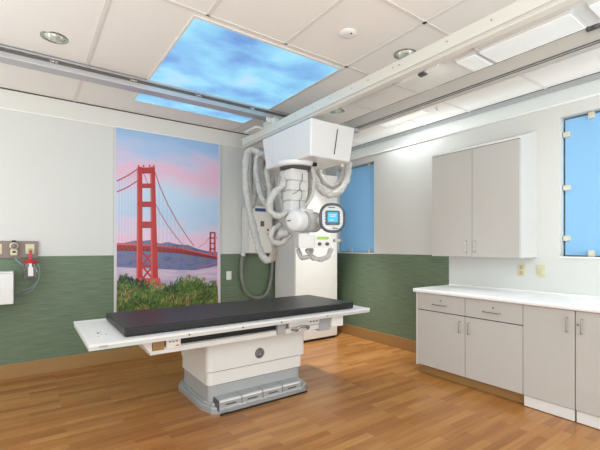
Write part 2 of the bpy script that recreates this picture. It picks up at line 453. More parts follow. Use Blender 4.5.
c1 = thing('base_cabinet', 'two-door base cabinet with two drawers at the free end of the counter', 'cabinet', (3.65, 2.03, 0))
g = MB(); g.box((XF + .02, 1.512, .10), (XR - .02, 2.575, .845)); g.obj('body', M['lam'], c1)
g = MB(); g.box((XF + .065, 1.512, 0), (XR - .05, 2.545, .10)); g.obj('toe_kick', M['base'], c1)
g = MB(); g.box((XF + .001, 2.560, .085), (XR - .02, 2.582, .845), bev=.0015); g.obj('end_panel', M['lamedge'], c1)
for (ya, yb, hs) in ((2.0285, 2.557, 'l'), (1.512, 2.0235, 'r')):
    g = MB(); g.box((XF, ya, .672), (XF + .019, yb, .842), bev=.0018); dr = g.obj('drawer', M['lam'], c1)
    ym = (ya + yb) / 2
    uhandle(dr, XF, (ym - .075, ym + .075), .742, .742, True)
    g = MB(); g.cyl((XF + .002, ym - .01, .785), (XF - .006, ym - .01, .785), .009, 14); g.obj('lock', M['chrome'], dr)
    g = MB(); g.box((XF, ya, .098), (XF + .019, yb, .664), bev=.0018); d = g.obj('door', M['lam'], c1)
    yh = ya + .046 if hs == 'l' else yb - .04
    uhandle(d, XF, yh, .508, .615)

g = MB(); g.box((XF + .013, 2.022, .10), (XF + .0195, 2.030, .842)); g.box((XF + .013, 1.513, .663), (XF + .0195, 2.556, .673)); g.box((XF + .004, 1.513, .8425), (XF + .0195, 2.556, .8455)); g.box((XF + .010, 2.5575, .10), (XF + .0195, 2.5605, .842)); g.obj('door_gap_shade', M['shadow'], c1)  # dark strips stand in for the shade between doors and drawers
c2 = thing('base_cabinet', 'two-door sink base cabinet with white toe boards, nearer the camera', 'cabinet', (3.65, 1.1, 0))
g = MB(); g.box((XF + .02, .735, .10), (XR - .02, 1.507, .79)); g.obj('body', M['lam'], c2)
for ya, yb, hs in ((1.141, 1.508, 'l'), (.74, 1.135, 'r')):
    g = MB(); g.box((XF, ya, .098), (XF + .019, yb, .842), bev=.0018); d = g.obj('door', M['lam'], c2)
    yh = ya + .047 if hs == 'l' else yb - .042
    uhandle(d, XF, yh, .676, .785)
    if hs == 'r':
        g = MB(); g.cyl((XF + .002, yb - .016, .742), (XF - .008, yb - .016, .742), .008, 12); g.cyl((XF - .006, yb - .016, .742), (XF - .006, yb - .04, .742), .0025, 8); g.obj('latch', M['chrome'], d)
    g = MB(); g.box((XF + .012, ya + .004, .006), (XF + .03, yb - .002, .092), bev=.0015); g.obj('toe_board', M['white'], c2)
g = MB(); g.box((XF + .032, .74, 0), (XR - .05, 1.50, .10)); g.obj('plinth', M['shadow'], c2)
g = MB(); g.box((XF + .013, 1.134, .10), (XF + .0195, 1.142, .842)); g.box((XF + .013, 1.5065, .10), (XF + .0195, 1.5115, .842)); g.box((XF + .004, .74, .8425), (XF + .0195, 1.507, .8455)); g.box((XF + .0135, .745, .090), (XF + .03, 1.505, .0985)); g.obj('door_gap_shade', M['shadow'], c2)  # dark strips painting the shade in the door and toe-board gaps
c3 = thing('base_cabinet', 'greige base cabinet continuing the run beyond the right edge', 'cabinet', (3.65, .3, 0))
g = MB(); g.box((XF + .02, -.1, .10), (XR - .02, .73, .79)); g.obj('body', M['lam'], c3)
g = MB(); g.box((XF, -.1, .098), (XF + .019, .73, .842), bev=.0018); g.obj('door', M['lam'], c3)
g = MB(); g.box((XF + .012, -.1, 0), (XR - .05, .73, .098)); g.obj('toe_board', M['white'], c3)

# worktop with a bevelled nose, backsplash and undermount sink opening
ct = thing('countertop', 'long white solid-surface counter over the base cabinets', 'countertop', (3.65, 1.5, .846))
g = MB(); SK = (3.47, 3.80, .55, 1.215)
zz0, zz1 = .848, .882
def slab(x0, x1, y0, y1): g.box((x0, y0, zz0), (x1, y1, zz1))
slab(3.335, SK[0], -.1, 2.60); slab(SK[0], SK[1], SK[3], 2.60); slab(SK[0], SK[1], -.1, SK[2]); slab(SK[1], XR - .001, -.1, 2.60)
g.obj('worktop', M['counter'], ct)
g = MB(); pr = []
g.box((3.310, -.1, .846), (3.345, 2.604, .884), bev=.014, seg=4); g.box((3.32, 2.590, .846), (XR - .001, 2.606, .884), bev=.006, seg=3); g.obj('nosing', M['counter'], ct)
g = MB(); g.box((XR - .012, -.1, .882), (XR - .001, 2.586, .90), bev=.004); g.obj('backsplash', M['counter'], ct)
g = MB(); x0, x1, y0, y1 = SK
g.box((x0, y0, .80), (x1, y1, .81)); g.box((x0, y0, .80), (x0 + .006, y1, .876)); g.box((x1 - .006, y0, .80), (x1, y1, .876)); g.box((x0, y0, .80), (x1, y0 + .006, .876)); g.box((x0, y1 - .006, .80), (x1, y1, .876))
g.obj('sink_basin', M['counter'], ct)

# ------------------------------------------------------------------ upper cabinet with sloped top
uc = thing('wall_cabinet', 'tall greige two-door wall cabinet with sloped top above the counter', 'cabinet', (3.78, 2.11, 1.22))
XU_ = 3.60
g = MB(); g.extr([(XU_ + .02, 1.652, 1.222), (XR - .001, 1.652, 1.222), (XR - .001, 1.652, 2.43), (XU_ + .02, 1.652, 2.325)], (0, .918, 0)); g.obj('body', M['lamedge'], uc)
g = MB(); g.extr([(XU_ + .004, 1.651, 2.302), (XU_ + .0195, 1.651, 2.302), (XU_ + .0195, 1.651, 2.326), (XU_ + .004, 1.651, 2.322)], (0, .92, 0)); g.obj('top_rail', M['white'], uc)
for ya, yb, hs in ((2.109, 2.568, 'l'), (1.655, 2.105, 'r')):
    g = MB(); g.box((XU_, ya, 1.222), (XU_ + .019, yb, 2.296), bev=.0018); d = g.obj('door', M['lam'], uc)
    uhandle(d, XU_, ya + .055 if hs == 'l' else yb - .035, 1.268, 1.378)

g = MB(); g.box((XU_ + .012, 2.104, 1.224), (XU_ + .0195, 2.110, 2.296)); g.box((XU_ + .006, 1.656, 2.2965), (XU_ + .0195, 2.567, 2.3015)); g.obj('door_gap_shade', M['shadow'], uc)  # dark strips added as shade between the doors and under the top rail
# ------------------------------------------------------------------ wall sockets
def plate(x, y, z, axis, kind, name, label, cat):
    o = thing(name, label, cat, (x, y, z))
    def B(u0, v0, u1, v1, d0, d1, bev=0, m=M['ivory']):
        g = MB()
        if axis == 'x': g.box((x - d1, y + u0, z + v0), (x - d0, y + u1, z + v1), bev=bev, m=m)
        else: g.box((x + u0, y - d1, z + v0), (x + u1, y - d0, z + v1), bev=bev, m=m)
        return g
    B(-.037, -.058, .037, .058, .0005, .006, .002).obj('cover_plate', parent=o)
    if kind == 'outlet':
        for v in (-.026, .026): B(-.015, v - .018, .015, v + .018, .006, .009, .001, M['ivoryd']).obj('receptacle', parent=o)
    else:
        B(-.018, -.034, .018, .034, .006, .011, .002, M['ivory']).obj('rocker', parent=o)
    return o
plate(XR, 1.795, 1.095, 'x', 'outlet', 'wall_outlet', 'ivory duplex outlet under the wall cabinet, left of the switch', 'outlet')
plate(XR, 1.62, 1.095, 'x', 'switch', 'wall_switch', 'ivory rocker switch under the window ledge at the right', 'switch')
o = plate(2.235, YB - .008, .93, 'y', 'switch', 'wall_plate', 'small white plate on the green panel right of the bridge mural', 'wall plate')
for c in o.children: c.data.materials[0] = M['white']

# ------------------------------------------------------------------ bridge mural (a flat print, built as flat layers on its board)
mu = thing('wall_mural', 'tall printed panel of a red suspension bridge at dusk on the back wall', 'mural', (1.46, YB - .02, .40))
YM = YB - .012
MX0, MX1, MZ0, MZ1 = .822, 2.092, .40, 2.688
def wp(px, py): p = at(px, py, YM - .010); return (p[0], p[2])
def layer(g, pts, lev, m):
    y = YM - .010 - lev * .0004
    g.extr([(x, y, z) for x, z in pts], (0, .0004, 0), m)
def strip(g, pts, wd, lev, m):
    for (x0, z0), (x1, z1) in zip(pts, pts[1:]):
        d = Vector((x1 - x0, z1 - z0)); n = Vector((-d.y, d.x)).normalized() * wd / 2
        layer(g, [(x0 + n.x, z0 + n.y), (x1 + n.x, z1 + n.y), (x1 - n.x, z1 - n.y), (x0 - n.x, z0 - n.y)], lev, m)
g = MB(); g.box((MX0, YM - .0095, MZ0), (MX1, YM + .003, MZ1), m=M['msky']); g.obj('board', parent=mu)
for xa in (MX0 - .014, MX1 - .006):
    g = MB(); g.box((xa, YM - .014, MZ0), (xa + .02, YM + .003, MZ1), m=M['mframe']); g.obj('edge_strip', parent=mu)
g = MB()
def P(l): return [wp(a, c) for a, c in l]
hl = [(116.8, 243), (124, 243), (134, 240.5), (142, 241), (150, 240), (160, 243.5), (168, 242), (178, 244.5), (188, 245), (198, 249), (207, 251), (217.3, 252)]
layer(g, P(hl + [(217.3, 272), (116.8, 272)]), 1, M['hills'])
layer(g, P([(116.8, 267), (150, 268.5), (180, 270), (196, 270), (217.3, 266), (217.3, 300), (116.8, 300)]), 2, M['water'])
g.obj('landscape', parent=mu)
g = MB()
for a, c in (((116.8, 181), (139, 168)), ((116.8, 192), (138, 180.5))): strip(g, P([a, ((a[0] + c[0]) / 2, (a[1] + c[1]) / 2 + 1), c]), .012, 3, M['bridge'])
strip(g, P([(153.5, 168), (160, 187), (168, 205), (178, 223), (188, 238), (194, 246)]), .011, 3, M['cable'])
strip(g, P([(153, 199), (160, 213), (168, 226), (177, 238), (184, 246)]), .009, 3, M['cable'])
strip(g, P([(143, 172), (147, 182), (151, 189)]), .008, 3, M['cable'])
strip(g, P([(212, 234), (205, 243), (198, 248)]), .006, 3, M['cable']); strip(g, P([(215, 234), (217.3, 239)]), .006, 3, M['cable'])
for k in range(7):
    x = 119 + k * 3; t = (x - 116.8) / 22; strip(g, P([(x, 181 - 13 * t), (x, 244)]), .004, 3, M['cablef'])
for k, x in enumerate((159, 163, 167, 171, 175, 179, 183)):
    y = 184 + (x - 159) * 2.15; strip(g, P([(x, y), (x, 247)]), .0035, 3, M['cablef'])
g.obj('suspension_cables', parent=mu)
g = MB()   # far tower and near tower
for x in (210.3, 214.6): layer(g, P([(x - .8, 232), (x + .8, 232), (x + 1.2, 258), (x - 1.2, 258)]), 3, M['far'])
for y in (232.8, 238, 243.5, 249): layer(g, P([(209.8, y - .8), (215.4, y - .8), (215.4, y + .8), (209.8, y + .8)]), 3, M['far'])
strip(g, P([(217.3, 262), (205, 266), (196, 269)]), .008, 3, M['far'])
g.obj('far_tower', parent=mu)
g = MB()
layer(g, P([(116.8, 243), (116.8, 251), (150, 251.5), (180, 253.5), (217.3, 259.5), (217.3, 256), (180, 247.5), (150, 244.5)]), 4, M['bridgedk'])
layer(g, P([(116.8, 243), (116.8, 245), (150, 246.3), (180, 249), (217.3, 257.2), (217.3, 256), (180, 247.5), (150, 244.5)]), 5, M['bridgehi'])
for k in range(16):
    x = 118 + k * 4.2; y = 245.5 + max(0, (x - 150)) * .07; strip(g, P([(x, y), (x + 2, y + 4.5), (x + 4, y)]), .006, 5, M['bridge'])
g.obj('bridge_deck', parent=mu)
g = MB()
for xa, xb, xc, xd in ((137.2, 142.2, 136.3, 143.0), (150.2, 154.8, 151.0, 158.2)):
    layer(g, P([(xa, 167), (xb, 167), (xc + 6.3 if xa < 145 else xd, 284), (xc, 284)]), 6, M['bridge'])
    layer(g, P([(xa, 167), (xa + 1.3, 167), (xc + 1.8, 284), (xc, 284)]), 7, M['bridgehi'])
for y0, y1 in ((167.5, 173.5), (183.5, 188), (201.5, 207), (221.5, 228)):
    layer(g, P([(138, y0), (154.5, y0), (154.5, y1), (138, y1)]), 8, M['bridge'])
    layer(g, P([(142, y1 - 1.2), (150.5, y1 - 1.2), (150.5, y1), (142, y1)]), 9, M['bridgedk'])
for x in (138.6, 143.5, 149.5, 153.8): layer(g, P([(x - .7, 165), (x + .7, 165), (x + .7, 166.9), (x - .7, 166.9)]), 6, M['bridge'])
for y0, y1 in ((252, 265), (266, 279)):
    strip(g, P([(142, y0), (153, y1)]), .022, 4.5, M['bridge']); strip(g, P([(153, y0), (142, y1)]), .022, 5, M['bridge'])
layer(g, P([(141, 264.5), (153, 264.5), (153, 267), (141, 267)]), 5.5, M['bridge'])
layer(g, P([(135, 278), (160, 278), (161, 286), (134, 286)]), 10, M['bridgehi'])
g.obj('bridge_tower', parent=mu)
g = MB()
top = []
for k in range(41):
    px = 116.8 + k * 100.5 / 40
    hgt = 286 - 6 * math.exp(-((px - 122) / 9) ** 2) - 5 * math.exp(-((px - 189) / 14) ** 2) + 3 * math.exp(-((px - 165) / 10) ** 2) + random.uniform(-1.6, 1.6)
    top.append((px, hgt))
layer(g, P(top) + [(MX1 - .007, MZ0 + .001), (MX0 + .007, MZ0 + .001)], 11, M['bush'])
for k in range(1500):
    px = random.uniform(118, 216.5); i = int((px - 116.8) / 100.5 * 40)
    y0 = top[i][1] + random.uniform(-5, 1) if k % 3 == 0 else random.uniform(top[i][1], 325)
    x, z = wp(px, y0)
    if z < MZ0 + .05: continue
    a = random.gauss(1.57, .55); l = random.uniform(.03, .09) * (1 if k % 3 else .8); wd = random.uniform(.006, .014)
    dx, dz = math.cos(a) * l / 2, math.sin(a) * l / 2; nx, nz = -math.sin(a) * wd / 2, math.cos(a) * wd / 2
    if not (MX0 + .04 < x < MX1 - .04): continue
    layer(g, [(x - dx, z - dz), (x + nx, z + nz), (x + dx, z + dz), (x - nx, z - nz)], 12 + (k % 23) * .5, M[('leaf3', 'leaf1', 'leaf1', 'leaf2', 'leaf4')[max(0, min(4, int(2.2 + 4 * noise.noise((x * 5, z * 7, 3)) + random.uniform(-1.3, 1.3))))]])
g.obj('foreground_shrubs', parent=mu)

# ------------------------------------------------------------------ ceiling fixtures
sk = thing('sky_ceiling_panel', 'large backlit blue cloud panel set in the ceiling', 'ceiling panel', (1.6, 3.45, 2.888))
for ya, yb in ((2.545, 3.74), (3.75, 4.365)):
    g = MB(); g.box((.93, ya, 2.889), (2.24, yb, 2.899)); g.obj('cloud_print', M['skypanel'], sk)
g = MB()
for a, c in (((.918, 2.546), (.932, 4.364)), ((2.238, 2.546), (2.252, 4.364)), ((.918, 2.53), (2.252, 2.546)), ((.918, 4.364), (2.252, 4.38)), ((.932, 3.739), (2.238, 3.751))): g.box((a[0], a[1], 2.886), (c[0], c[1], 2.8995))
g.obj('frame', M['tbar'], sk)

for (x, y), lb in zip(CANS, ('recessed round downlight in the ceiling at upper left', 'recessed round downlight beside the front crane beam', 'small recessed downlight between the beams above the white crane housing')):
    t = thing('recessed_downlight', lb, 'ceiling light', (x, y, 2.895), 'recessed ceiling downlights')
    g = MB(); g.lathe((x, y, ZC - .006), [(.071, .004), (.074, 0), (.090, .002), (.092, .0055)], n=40, cap=False); g.obj('trim_ring', M['chrome'], t)
    g = MB(); g.lathe((x, y, ZC - .002), [(.0715, 0), (.070, .03), (.056, .07), (.035, .09), (.030, .092)], n=40, cap=False); g.obj('reflector', M['reflector'], t)
    g = MB(); g.lathe((x, y, ZC + .075), [(.0, -.02), (.02, -.016), (.028, .0), (.03, .018)], n=24, cap=False); g.obj('lamp', M['lens'], t)
t = thing('ceiling_speaker', 'round white flush disc in the ceiling beside the cloud panel', 'ceiling speaker', (1.926, 2.095, 2.885))
g = MB(); g.lathe((1.926, 2.095, ZC), [(0, -.020), (.03, -.020), (.05, -.016), (.062, -.006), (.066, 0)], n=36, cap=False); g.obj('cover', M['white'], t)
g = MB(); g.lathe((1.926, 2.06, ZC), [(0, -.0225), (.007, -.0225), (.008, -.016)], n=12, cap=False); g.obj('indicator', M['dgrey'], t)

for (a, c), lb in zip((((1.03, 1.66)), ((1.70, 1.86))), ('long bright lensed troffer between the crane beams', 'short bright lensed troffer at the far end of the long one')):
    t = thing('ceiling_troffer', lb, 'ceiling light', (3.13, (a + c) / 2, 2.86), 'lensed troffers between the beams')
    g = MB(); g.box((2.94, a, 2.868), (3.325, c, 2.882), bev=.004); g.obj('lens', M['lens'], t)
    g = MB(); g.box((2.935, a - .005, 2.882), (3.33, c + .005, 2.899)); g.obj('housing', M['white'], t)
t = thing('ceiling_troffer', 'bright lensed troffer cut off by the top right corner', 'ceiling light', (3.13, .6, 2.86), 'lensed troffers between the beams')
g = MB(); g.box((2.95, .30, 2.868), (3.33, .93, 2.882), bev=.004); g.obj('lens', M['lens'], t)
g = MB(); g.box((2.945, .295, 2.882), (3.335, .935, 2.899)); g.obj('housing', M['white'], t)

# small lensed strip fixture in the bright ceiling strip
t = thing('strip_fixture', 'narrow white strip fixture in the ceiling next to the sprinkler', 'ceiling light', (3.76, 3.1, 2.886))
g = MB(); g.box((3.69, 2.78, 2.889), (3.83, 3.42, 2.8995), bev=.003); g.obj('lens', M['lens'], t)
# sprinkler
t = thing('sprinkler', 'small sprinkler head on the bright ceiling strip along the right wall', 'sprinkler', (3.76, 2.62, 2.86))
g = MB(); g.lathe((3.76, 2.62, ZC), [(0, -.012), (.02, -.010), (.03, 0)], n=20, cap=False); g.obj('escutcheon', M['white'], t)
g = MB(); g.cyl((3.76, 2.62, ZC - .035), (3.76, 2.62, ZC - .008), .006, 10); g.lathe((3.76, 2.62, ZC - .036), [(0, -.002), (.014, 0), (0, .002)], n=14, cap=False); g.obj('head', M['chrome'], t)

# ------------------------------------------------------------------ ceiling rail (runs across the room) and crane bridge
rl = thing('ceiling_rail', 'grey aluminium rail fixed under the ceiling across the room', 'rail', (.6, 3.8, 2.80))
x0, x1 = XL + .01, 2.86
g = MB(); g.box((x0, 3.765, 2.874), (x1, 3.93, 2.888), bev=.002); g.obj('mounting_flange', M['alu'], rl)
g = MB(); g.box((x0, 3.80, 2.888), (x1, 3.90, 2.899)); g.box((x0, 3.785, 2.842), (x1, 3.92, 2.874)); g.obj('web', M['aludark'], rl)
g = MB(); g.box((x0, 3.768, 2.812), (x1, 3.935, 2.843), bev=.004); g.box((x0, 3.762, 2.795), (x1, 3.862, 2.813), bev=.006); g.obj('running_channel', M['alu'], rl)
for k in range(9):
    x = -2.3 + k * .62
    if x > 2.1: break
    g = MB(); g.cyl((x, 3.757, 2.856), (x, 3.79, 2.856), .010, 12); g.box((x - .03, 3.775, 2.846), (x + .03, 3.79, 2.87)); g.obj('bolt_bracket', M['chrome'], rl)

br = thing('crane_bridge', 'cream twin-beam travelling bridge carrying the x-ray crane below the ceiling', 'crane bridge', (2.6, 1.6, 2.60))
Y0, Y1 = -.6, 4.47
g = MB(); g.box((2.262, Y0, 2.632), (2.345, Y1, 2.722), bev=.008); g.box((2.270, Y0, 2.600), (2.335, Y1, 2.634), bev=.003)
g.box((2.266, Y0, 2.6205), (2.268, Y1, 2.624)); fb = g.obj('beam', M['beam'], br)
g = MB(); g.box((2.258, Y0, 2.628), (2.27, Y1 - .02, 2.6335)); g.box((2.264, Y0, 2.610), (2.272, Y1 - .02, 2.612)); g.obj('seam', M['tbar'], fb)
g = MB()
g.box((2.932, Y0, 2.60), (2.99, Y1 - .1, 2.73), bev=.004, m=M['beamgrey']); g.box((2.922, Y0, 2.622), (2.932, Y1 - .1, 2.626), m=M['dgrey']); g.box((2.922, Y0, 2.607), (2.932, Y1 - .1, 2.6095), m=M['dgrey'])
g.box((2.96, Y0, 2.73), (2.98, Y1 - .1, 2.746), m=M['aludark']); rb = g.obj('beam', parent=br)  # dark top strip stands in for the shadow above the beam
for k, y in enumerate((4.35, 3.25, 2.97, 2.70, 2.42, 2.22, 1.96, 1.90, 1.5, 1.2, .95)):
    g = MB(); g.cyl((2.2625, y, 2.682), (2.259, y, 2.682), .0065, 12); g.obj('bolt', M['grey'], fb)
g = MB(); g.box((2.345, 4.05, 2.64), (2.93, 4.13, 2.71), bev=.006); g.obj('cross_member', M['beam'], br)
g = MB(); g.box((2.275, 3.70, 2.722), (2.345, 3.96, 2.794), bev=.008); g.box((2.20, 3.74, 2.735), (2.28, 3.755, 2.79), bev=.004); g.obj('trolley', M['beam'], br)
g = MB(); g.box((2.16, 3.93, 2.705), (2.262, 4.22, 2.735), bev=.006); g.obj('stop_bracket', M['beam'], br)
g = MB(); g.box((2.93, 3.76, 2.742), (2.98, 3.94, 2.792), bev=.006); g.obj('trolley', M['dgrey'], br)
for ya, yb in ((1.95, 2.09), (2.16, 2.36)):
    g = MB(); g.box((2.82, ya, 2.846), (2.86, yb, 2.856), bev=.002); g.box((2.835, ya + .01, 2.856), (2.845, yb - .01, 2.8985)); g.obj('cable_tray', M['trimwhite'], br)
g = MB(); g.box((2.83, 2.09, 2.835), (2.87, 2.16, 2.865), bev=.004); g.cyl((2.81, 2.105, 2.845), (2.84, 2.105, 2.845), .009, 10); g.cyl((2.81, 2.145, 2.845), (2.84, 2.145, 2.845), .009, 10); g.obj('clamp', M['dgrey'], br)
g = MB(); g.box((2.90, .86, 2.700), (2.932, .93, 2.722), bev=.004); g.cyl((2.89, .875, 2.705), (2.91, .875, 2.705), .012, 10); g.cyl((2.89, .915, 2.708), (2.91, .915, 2.708), .012, 10); g.obj('clamp', M['dgrey'], br)

# ------------------------------------------------------------------ overhead tube crane
cr = thing('x_ray_tube_crane', 'white ceiling-hung x-ray tube crane with telescoping column and blue-lit display', 'x-ray crane', (2.48, 3.37, 1.3))
# housing: tapering to the bottom, soft edges
t = bmesh.new(); bmesh.ops.create_cube(t, size=1)
for v in t.verts:
    lo = v.co.z < 0
    v.co = Vector((2.50 + (1 if v.co.x > 0 else -1) * (.288 - (.028 if lo else 0)), 3.395 + (1 if v.co.y > 0 else -1) * (.470 - (.045 if lo else 0)), 2.208 if lo else 2.563))
bmesh.ops.bevel(t, geom=t.edges[:], offset=.018, segments=4, profile=.6, affect='EDGES')
g = MB(); g.join(t, smooth=False); hs = g.obj('housing', M['white'], cr)
g = MB(); g.extr([(2.2115, 3.68, 2.55), (2.24, 3.68, 2.55), (2.26, 3.68, 2.22), (2.237, 3.68, 2.22)], (0, .004, 0)); g.extr([(2.2115, 3.645, 2.55), (2.24, 3.645, 2.55), (2.26, 3.645, 2.22), (2.237, 3.645, 2.22)], (0, .003, 0)); g.obj('seam', M['tbar'], hs)
g = MB(); g.extr([(2.548, 2.925, 2.51), (2.554, 2.925, 2.51), (2.536, 2.955, 2.26), (2.530, 2.955, 2.26)], (0, .03, 0)); g.obj('vent_slot', M['shadow'], hs)
g = MB(); g.box((2.30, 2.99, 2.55), (2.345, 3.75, 2.598)); g.box((2.66, 2.99, 2.55), (2.76, 3.75, 2.598)); g.box((2.68, 3.0, 2.56), (2.925, 3.06, 2.598)); g.box((2.68, 3.6, 2.56), (2.925, 3.66, 2.598)); g.obj('hanger_bracket', M['grey'], cr)
cx, cy = 2.330, 3.385
g = MB(); g.lathe((cx + .03, cy, 2.13), [(.17, .045), (.185, .035), (.215, .038), (.225, .055), (.225, .085)], n=48, cap=False); g.obj('swivel_ring', M['white'], cr)
g = MB(); g.lathe((cx + .03, cy, 2.145), [(0, 0), (.175, 0), (.175, .05)], n=40, cap=False); g.obj('bearing', M['dgrey'], cr)
# nested column segments
s0 = .195
for k, (za, zb_) in enumerate(((2.02, 2.14), (1.915, 2.025), (1.81, 1.92), (1.69, 1.815))):
    s = s0 - k * .009
    g = MB(); g.box((cx - s / 2, cy - s / 2, za), (cx + s / 2, cy + s / 2, zb_), bev=.006)
    g.box((cx + s / 2 - .03, cy - s / 2 - .012, za), (cx + s / 2 + .004, cy - s / 2, zb_ - .01), bev=.003)
    g.box((cx - s / 2 - .010, cy - s / 2 + .02, za + .01), (cx - s / 2, cy + s / 2 - .02, zb_ - .01), bev=.003)
    g.obj('column_segment', (M['offwhite']), cr)
    g = MB(); g.box((cx - s / 2 - .003, cy - s / 2 - .003, za - .003), (cx + s / 2 + .003, cy + s / 2 + .003, za + .002)); g.obj('column_seam', M['grey'], cr)
g = MB(); xs_ = cx + .035; ys_ = cy - .108
g.tube([(xs_, ys_, 2.10), (xs_ - .006, ys_, 2.02), (xs_ - .03, ys_, 1.99), (xs_ - .032, ys_, 1.93), (xs_ - .008, ys_, 1.90), (xs_ - .012, ys_, 1.84), (xs_ - .035, ys_, 1.81), (xs_ - .035, ys_, 1.72)], .0035, 6)
g.tube([(xs_ - .03, ys_, 1.93), (xs_ - .08, ys_, 1.89), (xs_ - .12, ys_ + .01, 1.87)], .003, 6); g.obj('cord', M['dgrey'], cr)
# yoke and tube housing
n = Vector((-math.cos(R(15)), -math.sin(R(15)), 0)); cap = Vector(at(292.5, 220.5, 3.20))
g = MB(); g.lathe(cap, [(0, .004), (.07, .002), (.09, -.004), (.102, -.016), (.108, -.035), (.110, -.12)], tuple(n), 48, cap=False); tb = g.obj('tube_housing', M['white'], cr)
g = MB(); g.lathe(cap, [(.110, -.118), (.116, -.122), (.118, -.155), (.112, -.165)], tuple(n), 48, cap=False); g.obj('collar', M['grey'], tb)
g = MB(); g.lathe(cap, [(.112, -.163), (.114, -.24), (.112, -.37), (.09, -.41), (0, -.42)], tuple(n), 48, cap=False); g.obj('end_cap', M['stone'], tb)
u_ = Vector((n.y, -n.x, 0))
g = MB(); q = cap + n * .004 + u_ * .045
g.box((q.x - .004, q.y - .022, q.z - .006), (q.x + .006, q.y + .022, q.z + .006), bev=.002, rot=R(15)); g.obj('label', M['dgrey'], tb)
back = cap - n * .19
g = MB(); g.box((back.x - .08, back.y - .07, back.z + .07), (back.x + .08, back.y + .10, 1.72), bev=.02); g.box((cx - .11, cy - .12, 1.665), (cx + .12, cy + .11, 1.70), bev=.015)
g.box((back.x + .02, back.y + .06, back.z - .06), (cx + .11, cy + .08, 1.68), bev=.02); g.obj('yoke', M['offwhite'], cr)
# control display: rounded ring handle
dc = Vector(at(332.3, 218, 3.0)); fn = Vector((-.45, -.893, 0)).normalized(); fr = Vector((-fn.y, fn.x, 0)); up = Vector((0, 0, 1))
def rrect(w, h, r, k=8):
    pts = []
    for sx, sz, a0 in ((1, 1, 0), (-1, 1, 90), (-1, -1, 180), (1, -1, 270)):
        for i in range(k + 1):
            a = R(a0 + 90 * i / k); pts.append((sx * (w / 2 - r) + r * math.cos(a), sz * (h / 2 - r) + r * math.sin(a)))
    return pts
def dplate(g, w, h, r, d0, d1, m=None, off=(0, 0), c=dc):
    pts = [c + fr * (x + off[0]) + up * (z + off[1]) + fn * d0 for x, z in rrect(w, h, r)]
    g.extr(pts, fn * (d1 - d0), m)
def dring(g, w, h, r, wd, tr, m, c=dc):
    pts = [c + fr * x + up * z for x, z in rrect(w - tr * 2, h - tr * 2, r, 5)]
    g.tube(pts + [pts[0]], tr, 10, m, sub=2)
dd = MB(); dplate(dd, .225, .265, .085, -.03, .012, M['silver']); dp = dd.obj('control_panel', parent=cr)
dd = MB(); dring(dd, .275, .305, .10, 0, .017, M['dgrey']); dd.obj('handle_ring', parent=dp)
dd = MB(); dplate(dd, .150, .150, .02, .010, .018, M['dgrey'], (0, .0)); dd.obj('bezel', parent=dp)
dd = MB(); dplate(dd, .105, .100, .006, .016, .020, M['screen'], (0, .006)); dd.obj('screen', parent=dp)
for i, (a, c) in enumerate(((0, .03), (0, .012), (-.012, -.022))):
    dd = MB(); dplate(dd, .07 - i * .015, .006, .002, .019, .0206, M['white'], (a, c)); dd.obj('screen_text', parent=dp)
for a in (-.088, .088):
    for c in (-.03, .0, .03):
        dd = MB(); dplate(dd, .014, .012, .004, .010, .019, M['white'], (a * .93 / 1.0, c)); dd.obj('button', parent=dp)
dd = MB(); dplate(dd, .13, .018, .008, .011, .015, M['cream'], (0, -.098)); dplate(dd, .05, .006, .002, .014, .017, M['yellow'], (0, -.092)); dplate(dd, .06, .01, .003, .013, .017, M['dgrey'], (.03, -.104)); dd.obj('lower_label', parent=dp)
dd = MB(); dplate(dd, .07, .008, .003, .011, .015, M['black'], (-.01, .107)); dd.obj('upper_label', parent=dp)
g = MB(); a = dc - fn * .03; c_ = back + Vector((.08, 0, 0)); g.tube([a, (a + c_) / 2, c_], .035, 12); g.obj('panel_arm', M['offwhite'], cr)
# collimator
cc = Vector(at(315, 241, 3.08))
g = MB(); dplate(g, .335, .145, .012, -.22, .0, M['white'], c=cc); cl = g.obj('collimator', parent=cr)
g = MB(); dplate(g, .155, .135, .006, .0, .008, M['offwhite'], (-.083, 0), cc); g.obj('cover', parent=cl)
g = MB(); dplate(g, .165, .135, .006, .0, .004, M['cream'], (.082, 0), cc); g.obj('face_plate', parent=cl)
g = MB(); dplate(g, .115, .028, .008, .004, .012, M['green'], (.082, .03), cc); g.obj('light_strip', parent=cl)
for a in (.045, .125):
    g = MB(); q = cc + fr * a + up * -.03
    g.lathe(q, [(.018, 0), (.018, .022), (.014, .026), (0, .026)], tuple(fn), 20, cap=False); g.obj('knob', M['dgrey'], cl)
g = MB(); g.cyl(Vector((back.x + .02, back.y + .06, 1.52)), Vector((back.x + .02, back.y + .06, 1.41)), .075, 32); g.obj('beam_port', M['offwhite'], cr)
g = MB(); q = Vector(at(336, 240.5, 3.10)); g.box((q.x - .03, q.y - .02, q.z - .015), (q.x + .05, q.y + .02, q.z + .015), bev=.005); g.obj('side_knob', M['clip'], cr)
